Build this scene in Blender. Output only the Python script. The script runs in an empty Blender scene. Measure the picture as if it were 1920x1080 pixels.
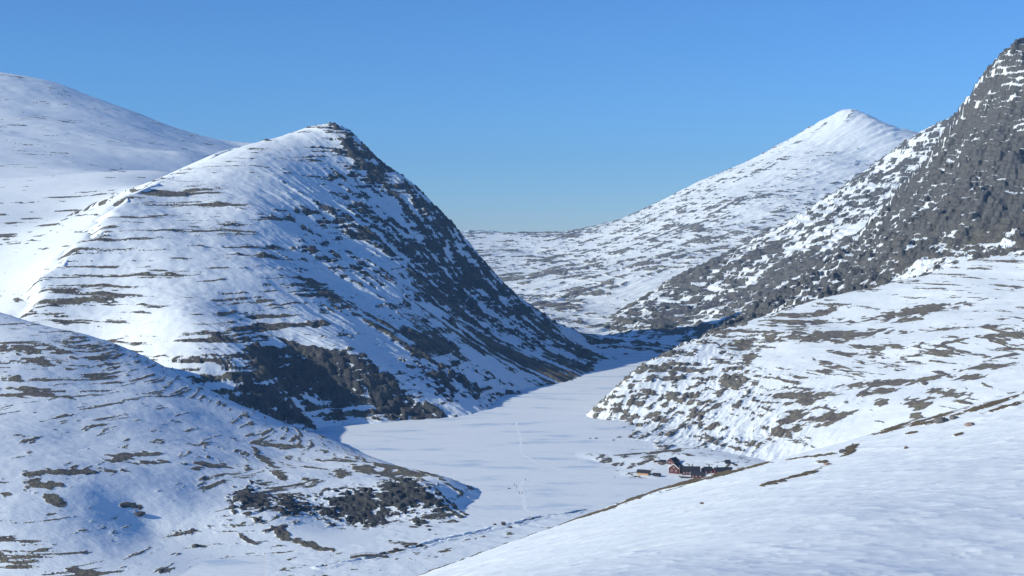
import bpy, bmesh, math, random
import numpy as np
from mathutils import Vector, Matrix

# ------------------------------------------------------------------ camera, sky, sun, exposure
F = 2637.0            # focal length in photo pixels (1920 wide)
HZ = 430.0            # photo row of the eye level
CAMZ = 200.0          # eye height above the frozen lake
SUN_EL = math.radians(22.0)
SUN_AZ = math.radians(249.0)      # compass angle from +Y clockwise: behind the camera's left shoulder

sc = bpy.context.scene
COL = sc.collection
cam_d = bpy.data.cameras.new('camera')
cam = bpy.data.objects.new('camera', cam_d); COL.objects.link(cam)
cam_d.sensor_width = 36.0
cam_d.lens = F / 1920.0 * 36.0
cam_d.shift_y = -(540.0 - HZ) / 1920.0
cam_d.clip_start = 0.5
cam_d.clip_end = 60000.0
cam.location = (0, 0, CAMZ)
cam.rotation_euler = (math.radians(90), 0, 0)
sc.camera = cam

world = bpy.data.worlds.new('World'); sc.world = world
world.use_nodes = True
wn = world.node_tree
sky = wn.nodes.new('ShaderNodeTexSky')
sky.sky_type = 'NISHITA'; sky.sun_disc = False
sky.sun_elevation = SUN_EL; sky.sun_rotation = SUN_AZ
sky.altitude = 5000.0; sky.air_density = 1.6; sky.dust_density = 0.0; sky.ozone_density = 10.0
bg = wn.nodes['Background']; bg.inputs['Strength'].default_value = 0.13
wn.links.new(sky.outputs[0], bg.inputs['Color'])

sun_d = bpy.data.lights.new('sun', 'SUN'); sun = bpy.data.objects.new('sun', sun_d); COL.objects.link(sun)
sun_d.energy = 4.9; sun_d.angle = math.radians(0.5); sun_d.color = (1.0, 0.955, 0.79)
sdir = Vector((math.sin(SUN_AZ) * math.cos(SUN_EL), math.cos(SUN_AZ) * math.cos(SUN_EL), math.sin(SUN_EL)))
sun.rotation_euler = (-sdir).to_track_quat('-Z', 'Y').to_euler()
sun.location = (0, 0, 900)

sc.view_settings.view_transform = 'Standard'
sc.view_settings.look = 'None'
sc.view_settings.exposure = 0.17
sc.view_settings.gamma = 1.0
sc.view_settings.use_curve_mapping = False
sc.cycles.max_bounces = 4
sc.cycles.diffuse_bounces = 3

# ------------------------------------------------------------------ numpy noise
RS = np.random.RandomState(7)
T2 = RS.rand(8, 256, 256).astype(np.float32)
T3 = RS.rand(4, 64, 64, 64).astype(np.float32)
def _q(t): return t * t * t * (t * (t * 6 - 15) + 10)
def n2(x, y, s=0):
    x = np.asarray(x, np.float64); y = np.asarray(y, np.float64)
    xi = np.floor(x).astype(np.int64); yi = np.floor(y).astype(np.int64)
    fx = _q((x - xi).astype(np.float32)); fy = _q((y - yi).astype(np.float32))
    T = T2[s % 8]; a = xi & 255; b = (xi + 1) & 255; c = yi & 255; d = (yi + 1) & 255
    v0 = T[a, c]; v1 = T[b, c]; v2 = T[a, d]; v3 = T[b, d]
    u = v0 + (v1 - v0) * fx; w = v2 + (v3 - v2) * fx
    return u + (w - u) * fy
def n3(x, y, z, s=0):
    xi = np.floor(x).astype(np.int64); yi = np.floor(y).astype(np.int64); zi = np.floor(z).astype(np.int64)
    fx = _q((x - xi).astype(np.float32)); fy = _q((y - yi).astype(np.float32)); fz = _q((z - zi).astype(np.float32))
    T = T3[s % 4]; a = xi & 63; b = (xi + 1) & 63; c = yi & 63; d = (yi + 1) & 63; e = zi & 63; g = (zi + 1) & 63
    def bl(k):
        v0 = T[a, c, k]; v1 = T[b, c, k]; v2 = T[a, d, k]; v3 = T[b, d, k]
        u = v0 + (v1 - v0) * fx; w = v2 + (v3 - v2) * fx
        return u + (w - u) * fy
    p = bl(e); q = bl(g)
    return p + (q - p) * fz
def fbm2(x, y, o=4, s=0, g=0.5, l=2.03):
    r = 0; a = 1.0; t = 0
    for i in range(o):
        r = r + a * n2(x + 13.7 * i, y - 7.1 * i, s + i); t += a; a *= g
        x, y = (0.8 * x - 0.6 * y) * l, (0.6 * x + 0.8 * y) * l
    return r / t
def fbm2a(x, y, o=4, s=0, g=0.68, l=2.1):      # keeps its axes (for stretched streaks)
    r = 0; a = 1.0; t = 0
    for i in range(o):
        r = r + a * n2(x * l ** i + 31.3 * i, y * l ** i + 17.9 * i, s + i); t += a; a *= g
    return r / t
def fbm3a(x, y, z, o=4, s=0, g=0.72, l=2.1):
    r = 0; a = 1.0; t = 0
    for i in range(o):
        r = r + a * n3(x * l ** i + 5.3 * i, y * l ** i + 9.1 * i, z * l ** i + 3.7 * i, s + i); t += a; a *= g
    return r / t
def std(n): return (n - n.mean()) / (n.std() + 1e-9)
def sstep(a, b, x):
    t = np.clip((x - a) / (b - a), 0, 1); return t * t * (3 - 2 * t)

def at(px, py, d):
    """a photo pixel seen at distance d -> world point"""
    return ((px - 960.0) / F * d, d, CAMZ - (py - HZ) / F * d)

# ------------------------------------------------------------------ smooth surface through surveyed points
class Surf:
    def __init__(self, pts, lam=1e-4):
        P = np.array([at(*p) if len(p) == 3 else p[:3] for p in pts], float)
        self.c = P[:, :2].mean(0); self.s = 500.0
        q = (P[:, :2] - self.c) / self.s
        n = len(q)
        K = self._k(q, q) + lam * np.eye(n)
        A = np.zeros((n + 3, n + 3)); A[:n, :n] = K
        A[:n, n] = 1; A[:n, n + 1:] = q; A[n, :n] = 1; A[n + 1:, :n] = q.T
        b = np.zeros(n + 3); b[:n] = P[:, 2]
        self.w = np.linalg.solve(A, b); self.q = q; self.n = n
    def _k(self, a, b):
        r2 = ((a[:, None, :] - b[None]) ** 2).sum(-1)
        return 0.5 * r2 * np.log(r2 + 1e-12)
    def __call__(self, x, y):
        sh = np.shape(x)
        p = (np.stack([np.ravel(x), np.ravel(y)], 1) - self.c) / self.s
        out = np.empty(len(p))
        for i in range(0, len(p), 20000):
            c = p[i:i + 20000]
            out[i:i + 20000] = self._k(c, self.q) @ self.w[:self.n] + self.w[self.n] + c @ self.w[self.n + 1:]
        return out.reshape(sh)

# ------------------------------------------------------------------ materials
def new_mat(name):
    m = bpy.data.materials.new(name); m.use_nodes = True
    return m, m.node_tree.nodes, m.node_tree.links, m.node_tree.nodes['Principled BSDF']

def N(nodes, typ, **kw):
    n = nodes.new(typ)
    for k, v in kw.items(): setattr(n, k, v)
    return n

def terrain_mat(name, grain, rip_scale, rip_amt, heath=(0.17, 0.15, 0.13), rock=(0.135, 0.132, 0.13), rock_bump=1.0, snow=(0.82, 0.88, 0.92)):
    """wind-packed snow with bare heath and rock where the surveyed 'bare' field says so; grain in metres"""
    m, n, l, p = new_mat(name)
    geo = N(n, 'ShaderNodeNewGeometry')
    ab = N(n, 'ShaderNodeAttribute', attribute_name='bare'); ar = N(n, 'ShaderNodeAttribute', attribute_name='rocky')
    no = N(n, 'ShaderNodeTexNoise'); no.inputs['Scale'].default_value = 1.0 / grain; no.inputs['Detail'].default_value = 4.0; no.inputs['Roughness'].default_value = 0.65
    l.new(geo.outputs['Position'], no.inputs['Vector'])
    ma = N(n, 'ShaderNodeMath', operation='MULTIPLY_ADD'); ma.inputs[1].default_value = 1.0; ma.inputs[2].default_value = -0.5
    l.new(no.outputs['Fac'], ma.inputs[0])
    ad = N(n, 'ShaderNodeMath', operation='ADD'); l.new(ab.outputs['Fac'], ad.inputs[0]); l.new(ma.outputs[0], ad.inputs[1])
    mr = N(n, 'ShaderNodeMapRange'); mr.inputs['From Min'].default_value = -0.16; mr.inputs['From Max'].default_value = 0.2
    l.new(ad.outputs[0], mr.inputs['Value'])
    # bare ground colour
    n2_ = N(n, 'ShaderNodeTexNoise'); n2_.inputs['Scale'].default_value = 0.35 / grain; n2_.inputs['Detail'].default_value = 6.0; n2_.inputs['Roughness'].default_value = 0.7
    l.new(geo.outputs['Position'], n2_.inputs['Vector'])
    cr = N(n, 'ShaderNodeMapRange'); cr.inputs['From Min'].default_value = 0.25; cr.inputs['From Max'].default_value = 0.75; cr.inputs['To Min'].default_value = 0.55; cr.inputs['To Max'].default_value = 1.45
    l.new(n2_.outputs['Fac'], cr.inputs['Value'])
    mc = N(n, 'ShaderNodeMix', data_type='RGBA'); mc.inputs['A'].default_value = (*heath, 1); mc.inputs['B'].default_value = (*rock, 1)
    hv = N(n, 'ShaderNodeMix', data_type='RGBA'); hv.inputs['A'].default_value = (heath[0] * .82, heath[1] * .78, heath[2] * .8, 1); hv.inputs['B'].default_value = (heath[0] * 1.12, heath[1] * 1.14, heath[2] * .92, 1)
    hn = N(n, 'ShaderNodeTexNoise'); hn.inputs['Scale'].default_value = .08 / grain; hn.inputs['Detail'].default_value = 3.0; l.new(geo.outputs['Position'], hn.inputs['Vector'])
    hr = N(n, 'ShaderNodeMapRange'); hr.inputs['From Min'].default_value = .38; hr.inputs['From Max'].default_value = .62; l.new(hn.outputs['Fac'], hr.inputs['Value'])
    l.new(hr.outputs['Result'], hv.inputs['Factor']); l.new(hv.outputs['Result'], mc.inputs['A'])
    l.new(ar.outputs['Fac'], mc.inputs['Factor'])
    vm = N(n, 'ShaderNodeVectorMath', operation='SCALE'); l.new(mc.outputs['Result'], vm.inputs[0]); l.new(cr.outputs['Result'], vm.inputs['Scale'])
    # snow: slightly greyer wind crust
    n3_ = N(n, 'ShaderNodeTexNoise'); n3_.inputs['Scale'].default_value = 0.06 / grain; n3_.inputs['Detail'].default_value = 5.0
    l.new(geo.outputs['Position'], n3_.inputs['Vector'])
    sm = N(n, 'ShaderNodeMix', data_type='RGBA'); sm.inputs['A'].default_value = (snow[0] * .93, snow[1] * .94, snow[2] * .955, 1); sm.inputs['B'].default_value = (*snow, 1)
    l.new(n3_.outputs['Fac'], sm.inputs['Factor'])
    fin = N(n, 'ShaderNodeMix', data_type='RGBA'); l.new(mr.outputs['Result'], fin.inputs['Factor'])
    l.new(sm.outputs['Result'], fin.inputs['A']); l.new(vm.outputs['Vector'], fin.inputs['B'])
    l.new(fin.outputs['Result'], p.inputs['Base Color'])
    p.inputs['Roughness'].default_value = 0.75; p.inputs['Specular IOR Level'].default_value = 0.2
    # relief: wind ripples on snow, broken texture on the bare parts
    mp = N(n, 'ShaderNodeMapping'); mp.inputs['Scale'].default_value = (1.0 / rip_scale, 4.0 / rip_scale, 3.0 / rip_scale); mp.inputs['Rotation'].default_value = (0, 0, 0.35)
    l.new(geo.outputs['Position'], mp.inputs['Vector'])
    rn = N(n, 'ShaderNodeTexNoise'); rn.inputs['Scale'].default_value = 1.0; rn.inputs['Detail'].default_value = 5.0; rn.inputs['Roughness'].default_value = 0.55
    l.new(mp.outputs['Vector'], rn.inputs['Vector'])
    b1 = N(n, 'ShaderNodeBump'); b1.inputs['Strength'].default_value = 1.0; b1.inputs['Distance'].default_value = rip_amt
    l.new(rn.outputs['Fac'], b1.inputs['Height'])
    hm = N(n, 'ShaderNodeMath', operation='MULTIPLY'); l.new(n2_.outputs['Fac'], hm.inputs[0]); l.new(mr.outputs['Result'], hm.inputs[1])
    b2 = N(n, 'ShaderNodeBump'); b2.inputs['Strength'].default_value = 1.0; b2.inputs['Distance'].default_value = grain * 1.6 * rock_bump
    l.new(hm.outputs[0], b2.inputs['Height']); l.new(b1.outputs['Normal'], b2.inputs['Normal'])
    l.new(b2.outputs['Normal'], p.inputs['Normal'])
    return m

# ------------------------------------------------------------------ terrain builder
def rows(*segs):
    """segments (start, end, step) of distances from the viewpoint"""
    r = []
    for a, b, s in segs: r.append(np.arange(a, b, s))
    r.append(np.array([segs[-1][1]])); return np.concatenate(r)
def cols(*segs): return rows(*segs)

MASSES = []
class Mass:
    def __init__(self, name, label, pts, u, d, lam=1e-4):
        self.name = name; self.label = label; self.u = u; self.d = d; MASSES.append(self)
        self.S = Surf(pts, lam)
        U, D = np.meshgrid(u, d)
        self.X = U * D; self.Y = D.copy(); self.d0 = d[0]; self.d1 = d[-1]
        self.Z0 = self.S(self.X, self.Y); self.Z = self.Z0.copy()
        dzc = np.gradient(self.Z0, axis=1) / np.gradient(self.X, axis=1)
        self.gx = dzc
        dy = np.gradient(self.Y, axis=0)
        dxr = np.gradient(self.X, axis=0)
        self.gy = (np.gradient(self.Z0, axis=0) - dzc * dxr) / dy
        self.slope = np.hypot(self.gx, self.gy)
        self.bare = np.full(self.X.shape, -3.0); self.rocky = np.zeros(self.X.shape)
    def hit(self, px, py):
        ds = np.linspace(self.d0, self.d1, 700)
        x = (px - 960) / F * ds; zr = CAMZ - (py - HZ) / F * ds
        h = self.S(x, ds) - zr
        k = np.argmax(h > 0)
        if not (h > 0).any(): k = np.argmax(h)
        elif k > 0:
            t = h[k - 1] / (h[k - 1] - h[k]); dd = ds[k - 1] + t * (ds[k] - ds[k - 1])
            return np.array([(px - 960) / F * dd, dd])
        return np.array([x[k], ds[k]])
    def field(self, ctl, power=3.0):
        """inverse-distance blend of surveyed values [(px, py, v...)]"""
        P = np.array([self.hit(c[0], c[1]) for c in ctl]); V = np.array([c[2:] for c in ctl], float)
        num = 0; den = 0
        for p, v in zip(P, V):
            w = 1.0 / ((self.X - p[0]) ** 2 + (0.8 * (self.Y - p[1])) ** 2 + 400.0) ** (power / 2)
            num = num + w[..., None] * v; den = den + w
        return np.moveaxis(num / den[..., None], -1, 0)
    def strokes(self, lst, noise, rocky=None, gain=2.2, rag=0.75, cap=24.0):
        """bare strips: (x0, y0, x1, y1, half thickness in photo px [, rocky])"""
        for s in lst:
            x0, y0, x1, y1, t = s[:5]
            A = self.hit(x0, y0); B = self.hit(x1, y1)
            M0 = self.hit((x0 + x1) / 2, (y0 + y1) / 2)
            C = self.hit((x0 + x1) / 2, (y0 + y1) / 2 - t)
            ex = (B - A) / 2; o = (A + B) / 2
            ey = C - M0
            L = np.hypot(*ey)
            lim = cap * t / F * M0[1]
            if L > lim: ey = ey / L * lim
            det = ex[0] * ey[1] - ex[1] * ey[0]
            if abs(det) < 1e-6: continue
            rx = self.X - o[0]; ry = self.Y - o[1]
            a = (rx * ey[1] - ry * ey[0]) / det; b = (ex[0] * ry - ex[1] * rx) / det
            r = np.sqrt(a * a + b * b)
            k = r < 2.2
            v = gain * (1 - r[k]) + rag * noise[k]
            self.bare[k] = np.maximum(self.bare[k], np.where(r[k] < 1.6, v, -3))
            if len(s) > 5:
                w = sstep(1.6, 0.9, r[k]); self.rocky[k] = self.rocky[k] * (1 - w) + s[5] * w
    def height(self, x, y):
        u = x / y
        if y < self.d0 or y > self.d1: return -99.0
        if u < self.u[0] or u > self.u[-1]: return -99.0
        i = np.clip(np.searchsorted(self.d, y) - 1, 0, len(self.d) - 2); j = np.clip(np.searchsorted(self.u, u) - 1, 0, len(self.u) - 2)
        a = (y - self.d[i]) / (self.d[i + 1] - self.d[i]); b = (u - self.u[j]) / (self.u[j + 1] - self.u[j])
        Z = self.Z
        return float((Z[i, j] * (1 - b) + Z[i, j + 1] * b) * (1 - a) + (Z[i + 1, j] * (1 - b) + Z[i + 1, j + 1] * b) * a)
    def build(self, mat, cut=-2.5):
        ny, nx = self.X.shape
        V = np.stack([self.X, self.Y, self.Z], -1).reshape(-1, 3)
        i = np.arange(ny * nx).reshape(ny, nx)
        Q = np.stack([i[:-1, :-1], i[:-1, 1:], i[1:, 1:], i[1:, :-1]], -1).reshape(-1, 4)
        keep = (V[Q, 2].max(1) > cut); Q = Q[keep]
        used = np.zeros(len(V), bool); used[Q.ravel()] = True
        re = np.cumsum(used) - 1; Q = re[Q]; V = V[used]
        me = bpy.data.meshes.new(self.name)
        me.vertices.add(len(V)); me.vertices.foreach_set('co', V.astype(np.float32).ravel())
        me.loops.add(Q.size); me.loops.foreach_set('vertex_index', Q.astype(np.int32).ravel())
        me.polygons.add(len(Q)); me.polygons.foreach_set('loop_start', np.arange(0, Q.size, 4, dtype=np.int32))
        me.update(calc_edges=True)
        me.polygons.foreach_set('use_smooth', np.ones(len(Q), bool))
        for nm, arr in (('bare', self.bare), ('rocky', self.rocky)):
            at_ = me.attributes.new(nm, 'FLOAT', 'POINT'); at_.data.foreach_set('value', arr.reshape(-1)[used].astype(np.float32))
        me.materials.append(mat); me.validate()
        ob = bpy.data.objects.new(self.name, me); COL.objects.link(ob)
        ob['kind'] = 'structure'; ob['label'] = self.label
        print('mass', self.name, len(V), 'verts')
        return ob

def patchy(M, L, s=5): return std(fbm2(M.X / L, M.Y / L, 3, s))
def contour_noise(M, L, h, o=5, s=0):
    wz = M.Z0 + 2.0 * h * (fbm2(M.X / (L * 2.5), M.Y / (L * 2.5), 2, s + 3) - .5)
    return std(fbm3a(M.X / L, M.Y / L, wz / h, o, s))
def gully_noise(M, dirx, diry, w, stretch=9.0, o=4, s=0, warp=1.5):
    n = math.hypot(dirx, diry); dx, dy = dirx / n, diry / n
    c = (-M.X * dy + M.Y * dx) / w; a = (M.X * dx + M.Y * dy) / (w * stretch)
    c = c + warp * (fbm2(M.X / (w * 9), M.Y / (w * 9), 3, s + 2) - .5) * 2
    return std(fbm2a(c, a, o, s))

def ledges(M, h, amt, s=0, L=60.0):
    """rock steps: flats that hold snow and steep risers that stay bare"""
    ph = M.Z / h + 3.0 * fbm2(M.X / L, M.Y / L, 5, s); f = ph - np.floor(ph)
    M.Z += h * (sstep(.30, .70, f) - f) * amt
def local_slope(M):
    zx = np.gradient(M.Z, axis=1) / np.gradient(M.X, axis=1)
    zy = (np.gradient(M.Z, axis=0) - zx * np.gradient(M.X, axis=0)) / np.gradient(M.Y, axis=0)
    g = np.hypot(zx, zy)
    return np.clip(g - M.slope, -1.2, 1.6)
def probit(p):
    p = np.clip(p, 0.002, 0.998); a = 0.147
    x = 2 * p - 1; ln = np.log(1 - x * x); t = 2 / (math.pi * a) + ln / 2
    return math.sqrt(2) * np.sign(x) * np.sqrt(np.sqrt(t * t - ln / a) - t)

def tag(o, label, cat=None, group=None, kind=None):
    o['label'] = label
    if cat: o['category'] = cat
    if group: o['group'] = group
    if kind: o['kind'] = kind
    return o

#TERRAIN
# ================================================================== A: the big left mountain above the lake
A = Mass('left_mountain', 'snowy mountain with a dark shaded ridge falling to the frozen lake', [
    (620,237,2330),(655,246,2330),(700,290,2320),(780,352,2310),(850,425,2300),(900,478,2290),(950,535,2290),(1000,575,2300),(1040,604,2330),(1100,632,2390),(1170,644,2430),(1240,649,2440),
    (590,240,2320),(560,245,2300),(500,262,2260),(440,280,2230),
    (380,305,2150),(300,342,1980),(235,372,1850),(200,420,1740),(140,465,1660),(105,515,1610),(62,575,1540),(20,612,1520),(-60,660,1480),
    (620,280,2250),(620,350,2130),(620,440,1970),(620,520,1810),(620,600,1640),(620,662,1510),(560,655,1505),(670,672,1515),(620,735,1478),(560,725,1462),(680,740,1485),(630,800,1432),
    (480,300,2110),(480,400,1890),(480,500,1700),(480,600,1560),(480,650,1465),(500,720,1420),(520,790,1385),
    (330,400,1850),(330,500,1640),(330,580,1500),(330,640,1440),(330,740,1360),
    (180,520,1610),(180,580,1545),(180,640,1490),(180,760,1390),
    (720,360,2220),(720,440,2060),(720,520,1890),(720,600,1720),(720,680,1560),(740,700,1528),(745,775,1482),(722,792,1458),(850,782,1498),
    (800,440,2180),(800,530,1990),(800,610,1800),(800,690,1620),
    (870,520,2170),(870,600,1950),(870,680,1730),(930,600,2080),(930,660,1860),(930,748,1655),(1000,640,2080),(1000,725,1780),(1060,660,2100),(1060,712,1860),(1110,690,2020),(1120,660,2250),(1180,665,2240),
    (620,400,2440),(530,380,2420),(700,470,2430),(760,530,2420),(850,600,2410),(950,650,2420),(440,400,2400),(620,500,2650),(760,600,2650),(900,680,2650),(1040,700,2650),(440,480,2600),(250,470,2300) ],
    cols((-0.46, 0.13, 0.00095)), rows((1230, 1420, 3.0), (1420, 1560, 1.3), (1560, 2350, 1.9), (2350, 2700, 8.0)))
GUL = np.array([at(*p) for p in ((-160,690,1430),(20,612,1520),(62,575,1540),(105,515,1610),(140,465,1660),(200,420,1740),(235,372,1850),(300,342,1980),(380,305,2150),(440,280,2230),(470,272,2600))])
def gully_side(M): return M.X - np.interp(M.Y, GUL[:, 1], GUL[:, 0]) + 34 * (fbm2(M.X * 0 + 3.3, M.Y / 55, 3, 2) - .5) + 10 * (fbm2(M.X / 25, M.Y / 25, 2, 6) - .5)
def gully_cut(M):
    g = gully_side(M)
    for d0, d1, dep, w, off in ((1650, 1850, 6, 10, -8), (1500, 1580, 7, 14, -16)):
        M.Z -= dep * np.exp(-((g - off) / w) ** 2) * sstep(d0 - 25, d0 + 25, M.Y) * sstep(d1 + 25, d1 - 25, M.Y)
gully_cut(A)
A.Z -= 1.3 * (np.sqrt(np.maximum(0, -gully_side(A)) ** 2 + 150) - 12.2) * (.04 + .96 * sstep(2050, 1880, A.Y)) * sstep(2350, 2200, A.Y)
ln = fbm2(A.X / 140, A.Y / 140, 5, 1) - .5
A.Z += 9 * ln
den = A.field([(500,272,.03,0,0),(530,265,.04,0,0),(680,480,.3,1,.85),(620,300,.05,.5,.2),(560,300,.04,.2,0),(400,330,.12,0,0),(330,360,.25,0,0),(400,420,.10,0,0),(300,400,.30,0,0),(250,470,.28,0,0),(330,530,.30,0,0),(150,540,.35,0,0),(100,590,.35,.2,0),
    (450,540,.30,0,0),(560,560,.30,0,.2),(450,600,.35,0,0),(560,640,.35,.3,.2),(300,620,.15,0,0),(520,420,.03,.2,.2),(500,360,.03,.2,.2),(450,480,.08,.2,0),
    (620,400,.18,1,.8),(680,300,.48,1,.8),(700,350,.36,1,.8),(660,340,.25,1,.8),(760,380,.5,1,.8),(820,440,.58,1,.8),(880,510,.72,1,.8),(860,540,.6,1,.8),(940,570,.6,1,.8),(720,430,.42,1,.8),(780,480,.5,1,.8),(650,470,.2,1,.8),(580,440,.12,1,.8),
    (600,510,.15,.6,.6),(700,530,.22,.7,1),(800,570,.30,.6,1),(700,600,.50,.3,1),(800,640,.55,.3,1),(900,640,.55,.4,1),(960,680,.6,.4,1),(1030,690,.55,.3,1),(1050,640,.6,.7,.8),(1110,660,.5,.5,.8),(640,600,.42,.2,.8),
    (600,700,.85,1,.2),(550,690,.75,1,.2),(520,670,.55,.9,.2),(660,720,.85,1,.2),(740,740,.78,.9,.3),(800,760,.7,.9,.4),(880,700,.55,.9,.5),(870,750,.5,.8,.6),(650,640,.4,.6,.4),
    (480,740,.5,.6,.6),(530,770,.7,.9,.6),(600,780,.15,.3,.8),(680,780,.06,.2,.8),(420,700,.3,.2,.3)])
cn = contour_noise(A, 80, 3.4, 5, 0)
gn = gully_noise(A, .93, -.36, 20, 11, 6, 1)
gw = den[2]
scree = sstep(.8, .97, gw) * sstep(.75, .5, den[1])
gn = gn * (1 - scree) + gully_noise(A, .95, -.31, 12, 30, 4, 3, .7) * scree
nz = cn * np.sqrt(1 - gw ** 2) * (1 - .0) + gn * gw
fn = std(fbm2(A.X / 14, A.Y / 14, 4, 5))
fw = .15 + .5 * np.clip(den[1], 0, 1)
A.bare = std(std(nz) + fw * fn) + probit(den[0] * np.where(den[1] > .5, .86, .78)) + .35 * patchy(A, 90)
A.rocky = np.clip(den[1] + .25 * fn, 0, 1)
A.strokes([(515,690,680,705,38,1),(560,665,660,730,34,1),(690,705,760,770,26,1),(720,760,820,775,20,1),(800,690,860,730,18,1),(850,700,890,740,14,1),(470,660,540,690,16,1),(470,720,570,795,9,1),(530,640,600,655,9,.6),(455,655,500,675,8,.6)], .6 * fn + .8 * std(fbm2(A.X / 6, A.Y / 6, 3, 4)), gain=1.5, rag=.8)
steep = sstep(.55, 1.0, A.slope)
A.bare += steep * .6
crag = np.abs(fbm2(A.X / 26, A.Y / 26, 5, 2) - .5) * 2
A.Z += np.clip(A.rocky, 0, 1) * (sstep(-.6, .8, A.bare)) * (9 * (crag - .25)) + gw * gn * 1.5 + .25 * fn
fine = std(fbm2(A.X / 7, A.Y / 7, 3, 3)); A.Z += np.clip(A.rocky, 0, 1) * sstep(-.3, .8, A.bare) * 1.3 * fine
ra = sstep(.55, .9, A.rocky) * sstep(-1.4, .3, A.bare)
ledges(A, 6.0, .55 * ra, 3, 40)
A.bare += ra * (.9 * local_slope(A) - .08)
A.build(terrain_mat('left_mountain_ground', 2.0, 9.0, 0.5, rock=(.075, .077, .083), rock_bump=1.4))

# ================================================================== B: the broad far-left mountain
B = Mass('far_left_mountain', 'broad smooth snow mountain on the left behind the gully', [
    (-300,115,6000),(-120,128,6000),(0,138,6000),(60,150,6000),(100,155,6000),(180,185,6000),(260,215,6000),(320,240,6000),(400,258,6000),(440,265,6000),(520,275,6000),(620,300,6000),
    (0,200,4900),(0,260,3800),(0,330,2800),(0,400,2150),(0,470,1830),(0,545,1640),(-200,300,3100),(-200,450,1930),(-200,560,1650),(-200,200,4800),
    (120,240,4400),(120,320,2950),(120,400,2150),(260,280,4100),(240,330,2700),(350,290,4000),(330,325,2600),(430,290,5100),(430,312,4300),(560,360,4300),(620,480,3500),(500,400,3200),(620,400,5000),(540,305,5800),(480,295,5100),(420,360,3000),(480,420,2500),
    (20,612,1520),(62,575,1540),(105,515,1610),(140,465,1660),(200,420,1740),(235,372,1850),(300,342,1980),(380,305,2150),(440,280,2230),(-60,660,1480),(-200,680,1450),
    (0,200,6600),(260,270,6600),(440,300,6600),(-300,180,6600) ],
    cols((-0.50, -0.12, 0.0012)), rows((1380, 2000, 3.0), (2000, 3500, 6.0), (3500, 6050, 12.0), (6050, 6600, 40)))
B.Z -= 1.3 * (np.sqrt(np.maximum(0, gully_side(B)) ** 2 + 150) - 12.2) * 1.0 * sstep(2700, 2500, B.Y)
B.Z += (10 + 14 * sstep(2500, 4500, B.Y)) * (fbm2(B.X / 300, B.Y / 300, 5, 2) - .5)
gully_cut(B)
gs = gully_side(B); kk = (gs > 0) & (B.Y < 2420)          # keep this slope under the left mountain's own ground
B.Z[kk] = np.minimum(B.Z[kk], A.S(B.X[kk], B.Y[kk]) - np.minimum(.8 * gs[kk], 45.0))
den = B.field([(0,200,.03),(60,230,.06),(0,180,.06),(100,330,.01),(250,250,.03),(300,300,.02),(200,340,.02),(50,400,.10),(110,390,.10),(60,450,.10),(20,500,.08),(200,420,.02),(380,270,.03),(0,560,.03)])
cn = contour_noise(B, 80, 4, 5, 1); fn = std(fbm2(B.X / 16, B.Y / 16, 4, 1))
B.bare = std(cn + .2 * fn) + probit(den[0]) + .35 * patchy(B, 120)
B.rocky[:] = .25
B.build(terrain_mat('far_left_mountain_ground', 3.0, 12.0, 1.0))

# ================================================================== C: the far white peak and plateau
C = Mass('far_peak', 'white pointed snow peak far behind the valley with its long left ridge', [
    (1590,205,5500),(1620,215,5520),(1650,236,5540),(1710,246,5600),(1790,300,5650),(1900,330,5700),(2000,340,5700),(1545,228,5480),(1500,254,5460),(1400,304,5420),(1300,346,5400),(1200,397,5350),(1150,418,5330),(1100,432,5300),(1000,438,5300),(880,438,5300),(700,446,5300),(500,450,5300),
    (1560,300,5000),(1500,350,4650),(1400,380,4450),(1400,430,3950),(1300,430,4250),(1300,490,3450),(1200,460,4200),(1200,520,3350),(1620,300,5050),(1700,350,4700),(1600,400,4200),(1500,430,3900),
    (1000,470,4700),(1000,520,3800),(1000,570,3150),(900,470,4700),(900,540,3500),(1080,600,2850),(1120,480,4300),(1120,560,3150),(1150,630,2640),(1060,625,2640),(800,600,2900),(700,500,4200),(1200,640,2560),(1260,600,2750),
    (1590,300,6100),(1300,430,6100),(1000,455,6200),(700,460,6200),(1790,380,6300) ],
    cols((-0.14, 0.44, 0.0012)), rows((2500, 3400, 4.0), (3400, 5560, 7.0), (5560, 6200, 40)))
C.Z += 22 * (fbm2(C.X / 420, C.Y / 420, 5, 3) - .5) * sstep(5500, 4300, C.Y) + 4 * (fbm2(C.X / 70, C.Y / 70, 4, 3) - .5)
den = C.field([(1590,240,.03,.6),(1520,280,.08,.6),(1640,280,.10,.6),(1400,330,.25,.5),(1500,350,.35,.7),(1550,360,.35,.8),(1400,400,.40,.5),(1300,400,.35,.4),(1300,460,.36,.4),(1200,440,.35,.3),(1200,500,.35,.3),(1100,460,.32,.3),(1000,450,.30,.3),(950,480,.36,.3),(1000,530,.34,.3),(1100,540,.34,.3),(1080,590,.55,.2),(1100,610,.5,.2),(1150,600,.4,.4),(1150,625,.3,.3),(1450,270,.12,.5)])
cn = contour_noise(C, 100, 3.6, 6, 2); gn = gully_noise(C, -.75, -.65, 18, 9, 4, 3); fn = std(fbm2(C.X / 28, C.Y / 28, 4, 1))
C.bare = std(std(cn * .75 + gn * .6) + .3 * fn) + probit(den[0] * (.6 - .3 * sstep(4200, 5000, C.Y) * sstep(.12, .17, C.X / C.Y))) + .3 * patchy(C, 180)
C.rocky = np.clip(den[1], 0, 1)
C.Z += 3.0 * sstep(-1, 1.2, C.bare) + 1.5 * gn
C.build(terrain_mat('far_peak_ground', 5.0, 25.0, 2.0, rock=(.22, .225, .235), heath=(.25, .24, .235)))

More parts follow.
